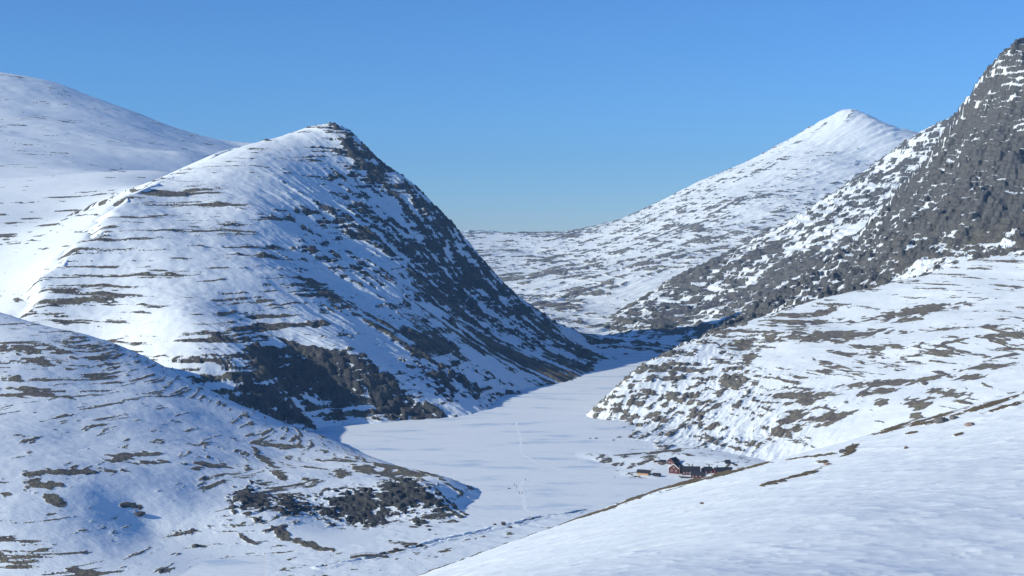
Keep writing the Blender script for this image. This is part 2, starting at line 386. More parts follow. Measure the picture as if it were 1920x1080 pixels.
# ================================================================== D: the dark middle ridge on the right
D = Mass('middle_ridge', 'grey rocky ridge streaked with snow in front of the white peak', [
    (1900,215,3650),(1830,222,3640),(1790,227,3620),(1740,242,3580),(1680,278,3520),(1600,337,3430),(1500,402,3330),(1400,456,3230),(1300,506,3130),(1230,540,3020),(1195,560,2920),(1180,585,2800),(1190,610,2680),(1215,636,2570),(1262,642,2500),(1320,645,2480),
    (1250,560,2880),(1250,600,2700),(1300,560,2850),(1300,610,2640),(1400,520,2880),(1400,580,2620),(1500,450,3020),(1500,520,2720),(1600,390,3150),(1600,460,2800),(1700,320,3320),(1700,400,2950),(1800,300,3300),(1800,400,2850),(1920,300,3200),(1920,420,2700),
    (1900,300,4000),(1600,420,3800),(1400,520,3600),(1240,590,3300),(1160,620,3000),(2050,230,3650),(2050,400,2800) ],
    cols((0.07, 0.44, 0.001)), rows((2440, 3050, 2.6), (3050, 3660, 4.0), (3660, 4000, 25)))
D.Z += 12 * (fbm2(D.X / 150, D.Y / 150, 5, 4) - .5)
den = D.field([(1750,245,.4,.9,.6),(1700,290,.5,.9,.6),(1600,370,.5,.9,.7),(1560,380,.25,.9,.7),(1500,430,.45,.8,.7),(1550,450,.35,.7,.7),(1620,410,.30,.8,.6),(1600,430,.12,.5,.6),(1400,480,.5,.8,.7),(1300,530,.6,.9,.5),(1200,560,.45,.6,.6),(1250,580,.80,1,.2),(1330,570,.80,1,.3),(1260,610,.8,1,.2),(1215,630,.2,.3,.5),(1400,550,.68,1,.5),(1330,620,.65,1,.4),(1290,635,.2,.3,.5),(1480,500,.5,.8,.7),(1450,560,.6,.9,.6)])
cn = contour_noise(D, 40, 7, 5, 3); gn = gully_noise(D, -.8, -.6, 22, 8, 6, 5); fn = std(fbm2(D.X / 22, D.Y / 22, 5, 2, .75)); gw = den[2]
D.bare = std(std(cn * (1 - gw) + gn * gw) + .7 * fn) + probit(den[0]) + .3 * patchy(D, 90)
D.rocky = np.clip(den[1] + .15 * fn, 0, 1)
crag = np.abs(fbm2(D.X / 40, D.Y / 40, 5, 3) - .5) * 2
D.Z += D.rocky * sstep(-.8, .8, D.bare) * 11 * (crag - .2) + 2.0 * gn * gw
ledges(D, 11.0, .8 * D.rocky, 1, 70)
D.bare += D.rocky * (1.2 * local_slope(D) - .05)
D.build(terrain_mat('middle_ridge_ground', 3.2, 14.0, 1.2, rock=(.125, .125, .127), heath=(.15, .14, .12)))

# ================================================================== E: the high cliff on the right
E = Mass('right_cliff', 'tall grey rock cliff flecked with snow at the right edge', [
    (2300,20,2200),(2050,40,2190),(1960,72,2180),(1920,85,2175),(1900,92,2170),(1875,120,2170),(1850,168,2170),(1832,205,2170),(1790,257,2180),(1740,312,2190),(1700,357,2190),(1650,412,2190),(1600,466,2180),(1540,502,2160),(1480,542,2140),(1400,590,2100),(1330,632,2060),(1280,655,2040),
    (1920,200,2095),(1920,300,2010),(1920,390,1910),(1920,440,1850),(1920,475,1800),(1850,300,2040),(1850,400,1920),(1850,460,1850),(1780,350,2050),(1780,430,1930),(1780,490,1840),(1700,430,2010),(1700,490,1900),(1700,525,1830),(1620,500,1990),(1620,550,1830),(1540,540,1970),(1540,575,1800),(1460,580,1900),(1460,610,1780),(1400,620,1850),
    (2200,200,2080),(2200,400,1880),(2200,470,1780),
    (1920,160,2500),(1790,330,2500),(1650,480,2500),(1500,600,2500),(1330,700,2400),(2300,100,2500) ],
    cols((0.10, 0.47, 0.00085)), rows((1740, 1960, 2.2), (1960, 2200, 1.1), (2200, 2500, 12)))
E.Z += 8 * (fbm2(E.X / 90, E.Y / 90, 5, 6) - .5)
den = E.field([(1900,110,.75,1,.3),(1915,200,.72,1,.3),(1915,100,.5,1,.2),(1890,140,.85,1,.2),(1870,200,.85,1,.2),(1850,280,.82,1,.3),(1800,300,.8,1,.3),(1910,330,.88,1,.2),(1900,390,.85,1,.2),(1850,380,.82,1,.3),(1780,350,.72,1,.5),(1740,400,.7,1,.6),(1700,400,.65,1,.6),(1800,420,.72,.9,.6),(1880,430,.8,.6,.4),(1920,450,.7,.3,.2),(1820,470,.75,.3,.3),(1760,460,.65,.8,.7),(1680,460,.68,.9,.7),(1620,490,.62,.9,.7),(1560,520,.62,.9,.7),(1500,550,.6,.9,.7),(1640,530,.6,.8,.8),(1720,510,.5,.4,.6),(1440,590,.5,.8,.7),(1560,565,.35,.5,.7),(1800,500,.25,.1,.1),(1380,620,.4,.7,.6)])
gw = den[2]
cn = std(fbm3a(E.X / 30, E.Y / 30, E.Z0 / 6, 5, 1)); gn = gully_noise(E, -.72, -.7, 15, 8, 6, 2, 2.0); fn = std(fbm2(E.X / 16, E.Y / 16, 5, 6, .8))
E.bare = std(std(cn * (1 - gw) + gn * gw) + .55 * fn) + probit(np.clip(den[0] * 1.1, 0, .96)) + .3 * patchy(E, 45)
E.rocky = np.clip(den[1] + .15 * fn, 0, 1)
crag = np.abs(fbm2(E.X / 30, E.Y / 30, 5, 1) - .5) * 2
rib = gully_noise(E, -.72, -.7, 16, 5, 3, 6, 1.0)
E.Z += E.rocky * (14 * (crag - .2) + 3.2 * rib + 1.0 * fn)
ledges(E, 9.0, .85 * E.rocky, 5, 45)
E.bare = E.bare * .85 + E.rocky * (1.3 * local_slope(E) + .0)
E.build(terrain_mat('right_cliff_ground', 1.3, 8.0, .6, rock=(.115, .116, .12), heath=(.15, .135, .115), rock_bump=1.6))

# ================================================================== F: the bench beyond the lodge
Fm = Mass('right_bench', 'bright snowy bench with brown bare strips rising right of the frozen lake', [
    (1143,785,1478),(1152,745,1500),(1180,708,1540),(1220,678,1580),(1270,652,1620),(1330,632,1660),(1400,608,1700),(1460,585,1740),(1530,562,1780),(1600,546,1800),(1700,522,1830),(1800,488,1850),(1920,468,1850),(2100,430,1850),(2300,400,1850),
    (1180,760,1490),(1200,795,1440),(1230,740,1505),(1250,700,1550),(1300,690,1560),(1300,760,1450),(1240,830,1318),(1300,840,1285),(1330,800,1350),(1400,650,1620),(1400,720,1470),(1400,800,1310),(1390,868,1205),(1480,640,1600),(1480,700,1460),(1480,780,1300),(1480,850,1195),
    (1560,600,1680),(1560,660,1520),(1560,740,1340),(1560,830,1180),(1700,570,1680),(1700,640,1490),(1700,720,1310),(1700,800,1150),(1800,540,1700),(1800,620,1470),(1800,720,1240),(1920,520,1700),(1920,600,1450),(1920,700,1200),(1920,800,1050),(2200,500,1600),(2200,650,1200),(1600,900,1100),(1450,910,1120),
    (1330,690,1950),(1600,600,2000),(1240,730,1850),(1920,520,2050),(60,1480,-14,0),(75,1560,-20,0),(95,1640,-25,0),(115,1720,-30,0),(130,1800,-35,0),(150,1900,-40,0),(60,1400,-8,0),(75,1320,-5,0),(100,1260,-3,0),(130,1220,-3,0),(160,1170,-4,0) ],
    cols((0.045, 0.47, 0.00085)), rows((1090, 1420, 1.5), (1420, 1700, 1.2), (1700, 1860, 2.2), (1860, 2000, 10)))
Fm.Z += 7 * (fbm2(Fm.X / 90, Fm.Y / 90, 5, 7) - .5)
den = Fm.field([(1160,770,.5,.8,.55),(1180,730,.5,.8,.55),(1230,690,.5,.8,.55),(1250,740,.45,.8,.6),(1210,780,.45,.9,.55),(1290,680,.45,.7,.5),(1300,740,.42,.8,.6),(1340,650,.4,.6,.5),(1370,700,.3,.8,.5),(1400,640,.4,.3,.2),(1450,680,.01,0,0),(1520,660,.02,0,0),(1580,640,.02,0,0),(1480,660,.01,0,0),(1600,690,.1,0,0),(1600,810,.01,0,0),(1520,830,.01,0,.5),(1620,860,.01,0,0),(1270,800,.15,.3,1),(1330,770,.30,.4,1),(1400,750,.35,.3,.9),(1350,820,.25,.3,1),(1420,800,.30,.3,.9),(1500,800,.02,0,.5),(1450,840,.02,0,.5),(1560,800,.02,0,0),(1480,730,.36,0,.3),(1550,700,.25,0,0),(1640,720,.25,0,0),(1480,610,.35,0,0),(1560,590,.25,0,0),(1650,560,.25,0,0),(1750,530,.25,0,0),(1700,620,.12,0,0),(1800,600,.06,0,0),(1800,680,.22,0,0),(1900,560,.05,0,0),(1900,640,.16,0,0),(1720,760,.08,0,0),(1850,740,.15,0,0),(1640,770,.05,0,0),(1900,500,.15,0,0)])
gw = den[2]
cn = contour_noise(Fm, 48, 2.2, 5, 0); gn = gully_noise(Fm, -.45, -.9, 5, 8, 4, 4); fn = std(fbm2(Fm.X / 8, Fm.Y / 8, 4, 3))
Fm.bare = std(std(cn * np.sqrt(1 - gw ** 2) + gn * gw) + (.15 + .75 * np.clip(den[1], 0, 1)) * fn) + probit(den[0] * .8) + .35 * patchy(Fm, 60)
Fm.rocky = np.clip(den[1] + .2 * fn, 0, 1)
crag = np.abs(fbm2(Fm.X / 18, Fm.Y / 18, 5, 4) - .5) * 2
Fm.Z += Fm.rocky * sstep(-.6, .8, Fm.bare) * 6 * (crag - .2) + .35 * sstep(-.3, .5, Fm.bare) + .8 * gn * gw
Fm.strokes([(1470,632,1660,622,8),(1430,632,1480,640,6),(1620,600,1820,566,8),(1500,590,1560,580,6),(1490,605,1565,600,5),(1680,602,1725,597,5),(1750,618,1810,610,4),(1450,740,1550,738,9),(1480,760,1540,748,7),(1450,795,1520,765,9),(1500,790,1600,770,10),(1440,810,1500,800,6),(1590,725,1740,712,6),(1700,720,1760,705,4),(1620,738,1680,732,7),(1740,735,1810,742,6),(1700,757,1742,757,8),(1640,757,1665,754,6),(1800,690,1915,683,5),(1790,710,1850,706,5),(1760,650,1830,632,3),(1850,630,1920,622,4),(1850,670,1918,662,3),(1655,822,1720,790,8),(1705,782,1730,776,4),(1560,660,1620,662,3),(1360,650,1420,640,10,.4),(1390,680,1420,660,8,.4)], fn)
ledges(Fm, 5.0, .8 * Fm.rocky * sstep(-1.2, .3, Fm.bare), 2, 35)
Fm.bare += Fm.rocky * .9 * local_slope(Fm)
Fm.build(terrain_mat('right_bench_ground', 1.4, 6.0, .45, rock=(.15, .14, .125), heath=(.19, .17, .15)))

# ================================================================== H: the hummocky slope at the lower left
H = Mass('left_hummocks', 'hummocky snow slope with brown strips and dark outcrops at the lower left', [
    (-300,540,1440),(-100,577,1420),(0,592,1400),(60,605,1395),(150,630,1385),(230,652,1372),(300,682,1362),(400,732,1352),(480,772,1345),(560,803,1365),(600,818,1345),(640,832,1285),(700,858,1190),(760,878,1128),(820,890,1085),(850,905,1062),
    (0,700,1180),(0,800,1030),(0,900,890),(0,1000,835),(0,1090,785),(-250,700,1190),(-250,900,880),(-250,1100,780),(150,720,1190),(150,820,1040),(150,920,900),(150,1020,835),(150,1100,785),
    (300,760,1185),(300,850,1030),(300,940,925),(280,975,905),(300,1040,848),(300,1100,790),(420,790,1200),(420,860,1060),(420,920,975),(450,990,905),(450,1050,855),
    (540,850,1160),(540,905,1010),(540,960,945),(560,1020,885),(600,1052,851),(620,870,1120),(620,915,1010),(640,905,1025),(620,960,968),(640,990,938),(700,900,1040),(740,908,1025),(740,975,965),(800,912,1025),(800,955,985),(830,940,1005),(870,972,975),(865,945,1020),(880,965,990),(760,900,1060),(700,995,930),
    (0,700,1560),(300,800,1500),(500,830,1470),(640,850,1420),(800,900,1220),(880,930,1130) ],
    cols((-0.46, -0.015, 0.00085)), rows((765, 1060, 1.0), (1060, 1400, 1.4), (1400, 1560, 6)))
H.Z += (3.0 * (fbm2(H.X / 40, H.Y / 40, 5, 1) - .5) + 9 * (fbm2(H.X / 110, H.Y / 110, 2, 4) - .5)) * sstep(0, 10, H.Z0)
den = H.field([(60,640,.25,0,0),(150,660,.25,0,0),(60,720,.2,0,0),(200,720,.14,0,0),(300,730,.16,0,0),(400,790,.05,0,0),(450,770,.18,0,0),(100,790,.05,0,0),(250,800,.05,0,0),(400,830,.12,0,0),(520,840,.25,0,0),(600,850,.25,0,0),(540,880,.12,0,0),(150,850,.03,0,0),(300,890,.02,0,0),(100,950,.01,0,0),(200,1000,.04,.2,0),(60,1040,.12,0,0),(200,1050,.12,0,0),(350,1060,.12,.2,0),(350,960,.05,.6,.3),(400,930,.04,0,0),(420,1010,.12,.5,.5),(520,1010,.2,.5,.5),(560,940,.05,.5,0),(640,870,.12,0,0),(700,870,.2,0,0),(760,885,.2,0,0),(650,990,.05,.5,.3),(780,975,.2,.8,.4),(850,960,.1,.6,.3),(480,1060,.12,0,0)])
cn = contour_noise(H, 36, 1.3, 5, 2); gn = gully_noise(H, .7, -.7, 4, 8, 4, 1); fn = std(fbm2(H.X / 6, H.Y / 6, 4, 5)); gw = den[2]
H.bare = std(std(cn * np.sqrt(1 - gw ** 2) + gn * gw) + .2 * fn) + probit(den[0] * .8) + .35 * patchy(H, 50)
H.rocky = np.clip(den[1] + .1 * fn, 0, 1)
H.strokes([(45,885,220,884,5),(40,905,105,905,8),(75,925,118,940,9),(0,920,28,925,5),(202,858,250,856,8),(240,852,300,853,5),(258,870,308,870,4),(355,872,450,868,5),(360,880,380,880,5),(0,655,75,660,7),(80,650,140,665,7),(30,675,100,680,6),(0,708,45,712,5),(0,735,120,742,4),(10,725,95,728,4),(200,638,340,650,8,.2),(280,632,320,640,6),(455,820,560,832,4),(480,845,520,870,6),(510,880,540,898,7),(225,945,260,950,5),(630,858,672,862,5),(620,890,655,888,5),(660,880,730,895,7),(440,990,490,1025,5,.3),(515,990,545,1010,9,.4),(545,1010,635,1035,6,.4),(500,1045,560,1060,4),(130,1065,180,1075,5),(70,1030,95,1028,3),(700,870,760,885,5),(760,870,850,915,4)], fn)
H.strokes([(605,945,735,960,34,1),(640,925,700,975,26,1),(700,930,800,925,24,1),(740,915,790,945,18,1),(790,930,830,950,15,1),(780,980,820,1000,9,1),(440,935,500,940,22,1),(515,945,575,948,17,1),(795,905,880,970,3,.8),(820,940,872,975,3,.8)], .6 * fn + .8 * std(fbm2(H.X / 3, H.Y / 3, 3, 4)), gain=1.9, rag=.75)
crag = np.abs(fbm2(H.X / 13, H.Y / 8, 5, 6) - .5) * 2
H.Z += H.rocky * sstep(-.5, .8, H.bare) * 4.0 * (crag - .15) + .25 * sstep(-.3, .5, H.bare)
rh = np.clip(H.rocky, 0, 1) * sstep(-1.0, .3, H.bare)
ledges(H, 3.2, .9 * rh, 4, 18)
H.bare += rh * .9 * local_slope(H)
H.build(terrain_mat('left_hummocks_ground', 1.0, 5.0, .35, rock=(.075, .077, .08), heath=(.19, .17, .145), rock_bump=1.4))

# ================================================================== G: the near slope at the lower right
G = Mass('near_slope', 'wind-packed snow slope in the right foreground with a brown grassy crest', [
    (0.0, 0.0, 198.3, 0),(25, 5, 199, 0),(-25, 5, 194, 0),(0, -20, 202, 0),(0, 30, 189.5, 0),(60, 10, 200, 0),(-60, 20, 182, 0),(25, 30, 189.5, 0),(30, 60, 180, 0),(60, 60, 182, 0),(0, 60, 179.5, 0),(0, 100, 171, 0),(40, 100, 171, 0),(80, 100, 173, 0),
    (1920,1080,145),(1600,1080,140),(1300,1080,135),(1050,1080,165),(900,1080,225),(780,1082,330),(2200,1060,150),(2300,800,300),(2300,630,415),
    (1920,980,195),(1920,880,265),(1920,800,340),(1920,736,430),(1600,960,202),(1600,890,290),(1600,826,420),(1300,990,215),(1300,930,340),(1300,903,420),
    (950,1020,365),(1100,966,390),(1200,931,405),(1380,889,425),(1500,859,425),(1700,796,420),(1800,766,415),(1100,1020,250),
    (650,1130,320),(500,1190,310),(400,1240,280),
    (2300,760,560),(1920,860,560),(1600,960,560),(1300,1020,560),(1000,1100,540),(780,1180,500),(500,1300,450) ],
    cols((-0.22, 0.46, 0.00095)), rows((3, 60, 3.0), (60, 250, .75), (250, 440, .65), (440, 560, 6)))
su = G.X * .95 + G.Y * .3; sv = -G.X * .3 + G.Y * .95 + 2.5 * fbm2(G.X / 14, G.Y / 14, 3, 6)
sas = .55 * (1 - np.abs(2 * n2(su / 11, sv / 2.6, 3) - 1)) + .3 * (1 - np.abs(2 * n2(su / 5, sv / 1.5 + 9, 4) - 1)) + .5 * fbm2(G.X / 12, G.Y / 9, 3, 1) - .15
G.Z += .8 * (fbm2(G.X / 40, G.Y / 40, 4, 2) - .5) + .65 * (sas - .5) * sstep(20, 80, G.Y)
fn = std(fbm2(G.X / 1.8, G.Y / 1.8, 4, 3))
G.strokes([(780,1082,870,1042,5),(860,1046,960,1012,5),(950,1016,1060,980,5),(1050,984,1160,948,5),(1150,950,1250,915,5),(1240,920,1330,895,6),(1310,902,1395,880,5),(1430,912,1475,900,5),(1470,900,1535,882,4),(1390,880,1450,866,2),(1580,850,1610,835,7),(1480,862,1560,852,2),(1640,815,1700,797,6),(1680,805,1800,770,3),(1790,780,1920,738,4),(1850,775,1920,755,3),(1700,800,1780,790,3),(1790,818,1805,814,3),(1530,868,1550,866,2),(1700,815,1720,812,2)], fn, rag=.6, cap=11.0)
G.rocky[:] = .1
G.Z += .25 * sstep(-.3, .6, G.bare)
G.build(terrain_mat('near_slope_ground', .35, 4.5, .16, heath=(.15, .115, .075)), cut=60)
# ================================================================== K: blue ridge tops beyond the plateau
def P(px, d, z): return ((px - 960.0) / F * d, d, z, 0)
K = Mass('distant_ridge', 'tiny distant ridge tops just above the plateau beside the left mountain', [P(780,11000,170),P(840,11000,176),P(870,11000,186),P(888,11000,190),P(905,11000,184),P(925,11000,186),P(945,11000,176),P(990,11000,164),P(1060,11000,150),P(780,9800,90),P(880,9800,100),P(1060,9800,80),P(780,12000,110),P(880,12000,120),P(1060,12000,90)],
    cols((-.075, .04, .0012)), rows((9800, 11100, 60), (11100, 12000, 200)))
K.Z += 30 * (fbm2(K.X / 90, K.Y / 400, 4, 5) - .5)
K.bare = std(fbm2(K.X / 40, K.Y / 120, 4, 1)) + probit(np.full(K.X.shape, .4)); K.rocky[:] = .8
K.build(terrain_mat('distant_ridge_ground', 9.0, 60.0, 3.0))
#END_TERRAIN

# ================================================================== frozen lake sheet
def lake_mat():
    m, n, l, p = new_mat('lake_snow_crust')
    geo = N(n, 'ShaderNodeNewGeometry')
    mp = N(n, 'ShaderNodeMapping'); mp.inputs['Scale'].default_value = (.012, .03, 1); l.new(geo.outputs['Position'], mp.inputs['Vector'])
    no = N(n, 'ShaderNodeTexNoise'); no.inputs['Scale'].default_value = 1.0; no.inputs['Detail'].default_value = 7.0; no.inputs['Roughness'].default_value = .62
    l.new(mp.outputs['Vector'], no.inputs['Vector'])
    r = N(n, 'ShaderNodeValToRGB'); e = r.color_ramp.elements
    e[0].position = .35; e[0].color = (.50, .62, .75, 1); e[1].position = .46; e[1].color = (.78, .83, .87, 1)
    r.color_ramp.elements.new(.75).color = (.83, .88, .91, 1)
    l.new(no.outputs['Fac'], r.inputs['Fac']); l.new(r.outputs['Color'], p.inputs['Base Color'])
    p.inputs['Roughness'].default_value = .7; p.inputs['Specular IOR Level'].default_value = .2
    m2 = N(n, 'ShaderNodeMapping'); m2.inputs['Scale'].default_value = (.10, .35, 1); m2.inputs['Rotation'].default_value = (0, 0, .3); l.new(geo.outputs['Position'], m2.inputs['Vector'])
    n4 = N(n, 'ShaderNodeTexNoise'); n4.inputs['Scale'].default_value = 1; n4.inputs['Detail'].default_value = 5; l.new(m2.outputs['Vector'], n4.inputs['Vector'])
    b = N(n, 'ShaderNodeBump'); b.inputs['Distance'].default_value = .45; b.inputs['Strength'].default_value = 1; l.new(n4.outputs['Fac'], b.inputs['Height']); l.new(b.outputs['Normal'], p.inputs['Normal'])
    return m
me = bpy.data.meshes.new('frozen_lake')
me.from_pydata([(-9000, -900, 0), (9000, -900, 0), (9000, 13000, 0), (-9000, 13000, 0)], [], [(0, 1, 2, 3)])
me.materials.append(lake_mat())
lake = bpy.data.objects.new('frozen_lake', me); COL.objects.link(lake)
tag(lake, 'flat frozen lake covered with wind-packed snow', kind='structure')

# ================================================================== lodge knoll and river flats
def P(px, d, z): return ((px - 960.0) / F * d, d, z, 0)
I = Mass('lodge_knoll', 'low snow-covered moraine knoll on the lake shore under the red lodge buildings', [
    P(1090,1120,-1),P(1090,1200,-1),P(1090,1300,-1.5),P(1110,1210,-.6),P(1135,1215,1.6),P(1150,1240,1.8),P(1140,1180,-.6),P(1170,1200,1.0),P(1170,1255,1.5),P(1170,1290,-1),P(1200,1165,1.2),P(1195,1140,.8),P(1200,1120,-.7),P(1215,1190,3.0),P(1215,1240,1.2),P(1215,1290,-1),
    P(1240,1195,4.4),P(1262,1190,4.6),P(1240,1160,1.8),P(1265,1152,1.4),P(1265,1120,-.2),P(1290,1215,6.5),P(1290,1250,4),P(1320,1225,5),P(1290,1150,1.4),P(1310,1135,1.0),P(1310,1105,-.8),P(1330,1160,1.8),P(1355,1150,2.4),P(1365,1180,5.5),P(1380,1150,2.6),P(1400,1130,2),P(1360,1115,.0),P(1420,1100,0),P(1290,1320,0),P(1390,1230,3),P(1440,1200,3),P(1440,1130,1),P(1200,1085,-1.2),P(1330,1085,-1.2),P(1440,1080,-1) ],
    cols((0.045, 0.185, 0.0007)), rows((1085, 1320, 0.8)))
I.Z += .9 * (fbm2(I.X / 14, I.Y / 14, 4, 3) - .5)
fnI = std(fbm2(I.X / 4, I.Y / 4, 4, 1))
I.bare = std(contour_noise(I, 14, .7, 4, 1) + .3 * fnI) + probit(np.full(I.X.shape, .045))
I.rocky[:] = .2
I.strokes([(1120,858,1135,854,3),(1125,864,1148,861,4,.5),(1145,855,1215,849,1.5),(1210,851,1285,842,2),(1136,877,1162,869,3),(1162,872,1172,868,3,.5),(1176,877,1192,872,4,.6),(1192,871,1228,862,2.5),(1205,858,1230,855,2.5),(1262,847,1280,842,3),(1272,850,1302,856,2),(1165,897,1215,896,1.5),(1235,868,1250,872,3,.6),(1355,882,1372,866,3,.5),(1372,869,1384,872,2),(1270,894,1305,896,1.5)], fnI, gain=1.8, rag=.6)
I.build(terrain_mat('lodge_knoll_ground', .6, 3.0, .2, heath=(.13, .115, .09)), cut=-.4)

J = Mass('river_flats', 'flat snow-covered river flats beside the lake outlet', [
    P(520,830,.4),P(520,900,.4),P(520,990,-.5),P(640,860,.5),P(700,900,.5),P(800,930,.5),P(900,930,.4),P(900,980,-.3),P(1000,960,.2),P(1000,1000,-.5),P(1100,960,.3),P(1100,1000,-.5),P(1180,960,.3),P(1180,1000,-.5),P(1000,850,.5),P(800,830,.5),P(640,800,.5),P(1180,850,.5),P(760,1010,-.5) ],
    cols((-0.175, 0.085, 0.0008)), rows((775, 1000, .6)))
J.Z += .7 * (fbm2(J.X / 9, J.Y / 9, 4, 2) - .5)
def flat_pt(px, py, z=0.0):
    d = (CAMZ - z) * F / (py - HZ); return np.array([(px - 960.0) / F * d, d])
CH = [(1100,955),(1070,962),(1045,965),(1020,968),(1000,974),(965,984),(930,990),(895,1001),(860,1008),(820,1016),(790,1026),(760,1034),(720,1042),(690,1050),(650,1056),(600,1066)]
CHW = [flat_pt(*c) for c in CH]
wn_ = fbm2(J.X / 6, J.Y / 6, 3, 4) - .5
rmin = np.full(J.X.shape, 1e9)
for a, b in zip(CHW[:-1], CHW[1:]):
    ab = b - a; t = np.clip(((J.X - a[0]) * ab[0] + (J.Y - a[1]) * ab[1]) / (ab @ ab), 0, 1)
    rmin = np.minimum(rmin, np.hypot(J.X - a[0] - t * ab[0], J.Y - a[1] - t * ab[1]))
rmin = rmin + 5 * wn_
part = sstep(.44, .52, fbm2(J.X / 22, J.Y / 22, 2, 6))
J.Z += .8 * sstep(7, 3.2, rmin) - 2.4 * sstep(2.6, 1.4, rmin) * part - .7 * sstep(2.6, 1.4, rmin) * (1 - part)
fnJ = std(fbm2(J.X / 3, J.Y / 3, 4, 1))
J.bare = std(contour_noise(J, 12, .5, 4, 3) + .3 * fnJ) + probit(np.full(J.X.shape, .015))
J.strokes([(825,1034,850,1028,4),(770,1024,780,1022,2),(715,1040,775,1030,2,.5),(735,1016,790,1024,3,.4)], fnJ, gain=1.6, rag=.7)
J.build(terrain_mat('river_flats_ground', .6, 3.0, .25, heath=(.15, .13, .09)), cut=-.3)

def simple_mat(name, col, rough=.7, var=.15, scale=2.0, metallic=0.0):
    m, n, l, p = new_mat(name)
    geo = N(n, 'ShaderNodeTexCoord'); no = N(n, 'ShaderNodeTexNoise'); no.inputs['Scale'].default_value = scale; no.inputs['Detail'].default_value = 4
    l.new(geo.outputs['Object'], no.inputs['Vector'])
    mr = N(n, 'ShaderNodeMapRange'); mr.inputs['To Min'].default_value = 1 - var * 2; mr.inputs['To Max'].default_value = 1 + var * 2
    l.new(no.outputs['Fac'], mr.inputs['Value'])
    vm = N(n, 'ShaderNodeVectorMath', operation='SCALE'); vm.inputs[0].default_value = col; l.new(mr.outputs['Result'], vm.inputs['Scale'])
    l.new(vm.outputs['Vector'], p.inputs['Base Color']); p.inputs['Roughness'].default_value = rough; p.inputs['Metallic'].default_value = metallic
    return m
MT = dict(red=simple_mat('dark_red_boards', (.085, .017, .018)), roof=simple_mat('slate_roof', (.02, .023, .033)), white=simple_mat('white_paint', (.78, .76, .74), var=.04),
          glass=simple_mat('window_glass', (.03, .035, .045), .15, .05), ochre=simple_mat('ochre_boards', (.40, .25, .12)), snow=simple_mat('drift_snow', (.82, .88, .92), .7, .03),
          stone=simple_mat('grey_stone', (.14, .135, .13), .85, .25, 1.2), pink=simple_mat('pinkish_stone', (.34, .24, .21), .85, .2, 2.0), dark=simple_mat('dark_timber', (.04, .036, .04)),
          brown=simple_mat('weathered_timber', (.16, .12, .09)), water=simple_mat('open_water', (.02, .03, .045), .08, .1), twig=simple_mat('willow_twigs', (.085, .062, .06), .8),
          skin=simple_mat('skin', (.5, .31, .23), .6, .03), navy=simple_mat('navy_cloth', (.03, .04, .09)), black=simple_mat('black_cloth', (.018, .018, .022)), crimson=simple_mat('crimson_cloth', (.25, .03, .03)),
          track=simple_mat('packed_track_snow', (.88, .91, .93), .6, .02, .05), brick=simple_mat('chimney_brick', (.12, .09, .085)))

def mesh_obj(name, verts, faces, mat, parent=None, smooth=False):
    me = bpy.data.meshes.new(name); me.from_pydata([tuple(v) for v in verts], [], faces); me.materials.append(mat); me.update()
    if smooth: me.polygons.foreach_set('use_smooth', np.ones(len(me.polygons), bool))
    o = bpy.data.objects.new(name, me); COL.objects.link(o)
    if parent is not None: o.parent = parent
    return o
def box(c, sz):
    x, y, z = c; a, b, h = sz[0] / 2, sz[1] / 2, sz[2] / 2
    v = [(x + i * a, y + j * b, z + k * h) for k in (-1, 1) for j in (-1, 1) for i in (-1, 1)]
    return v, [(0, 2, 3, 1), (4, 5, 7, 6), (0, 1, 5, 4), (2, 6, 7, 3), (0, 4, 6, 2), (1, 3, 7, 5)]
def empty(name, loc, rz=0.0):
    o = bpy.data.objects.new(name, None); COL.objects.link(o); o.location = loc; o.rotation_euler = (0, 0, rz); o.empty_display_size = .5
    return o
def ground(x, y): return max([0.0] + [m.height(x, y) for m in MASSES])
def land(px, py, near=700.0):
    """first ground point, beyond the near slope unless told otherwise, met by the sight line through a photo pixel"""
    for d in np.concatenate([np.arange(near, 700, 1.0), np.arange(700, 2600, 2.0)]):
        x = (px - 960.0) / F * d; zr = CAMZ - (py - HZ) / F * d
        if ground(x, d) >= zr: return Vector((x, d, ground(x, d)))
    return Vector((x, d, 0))

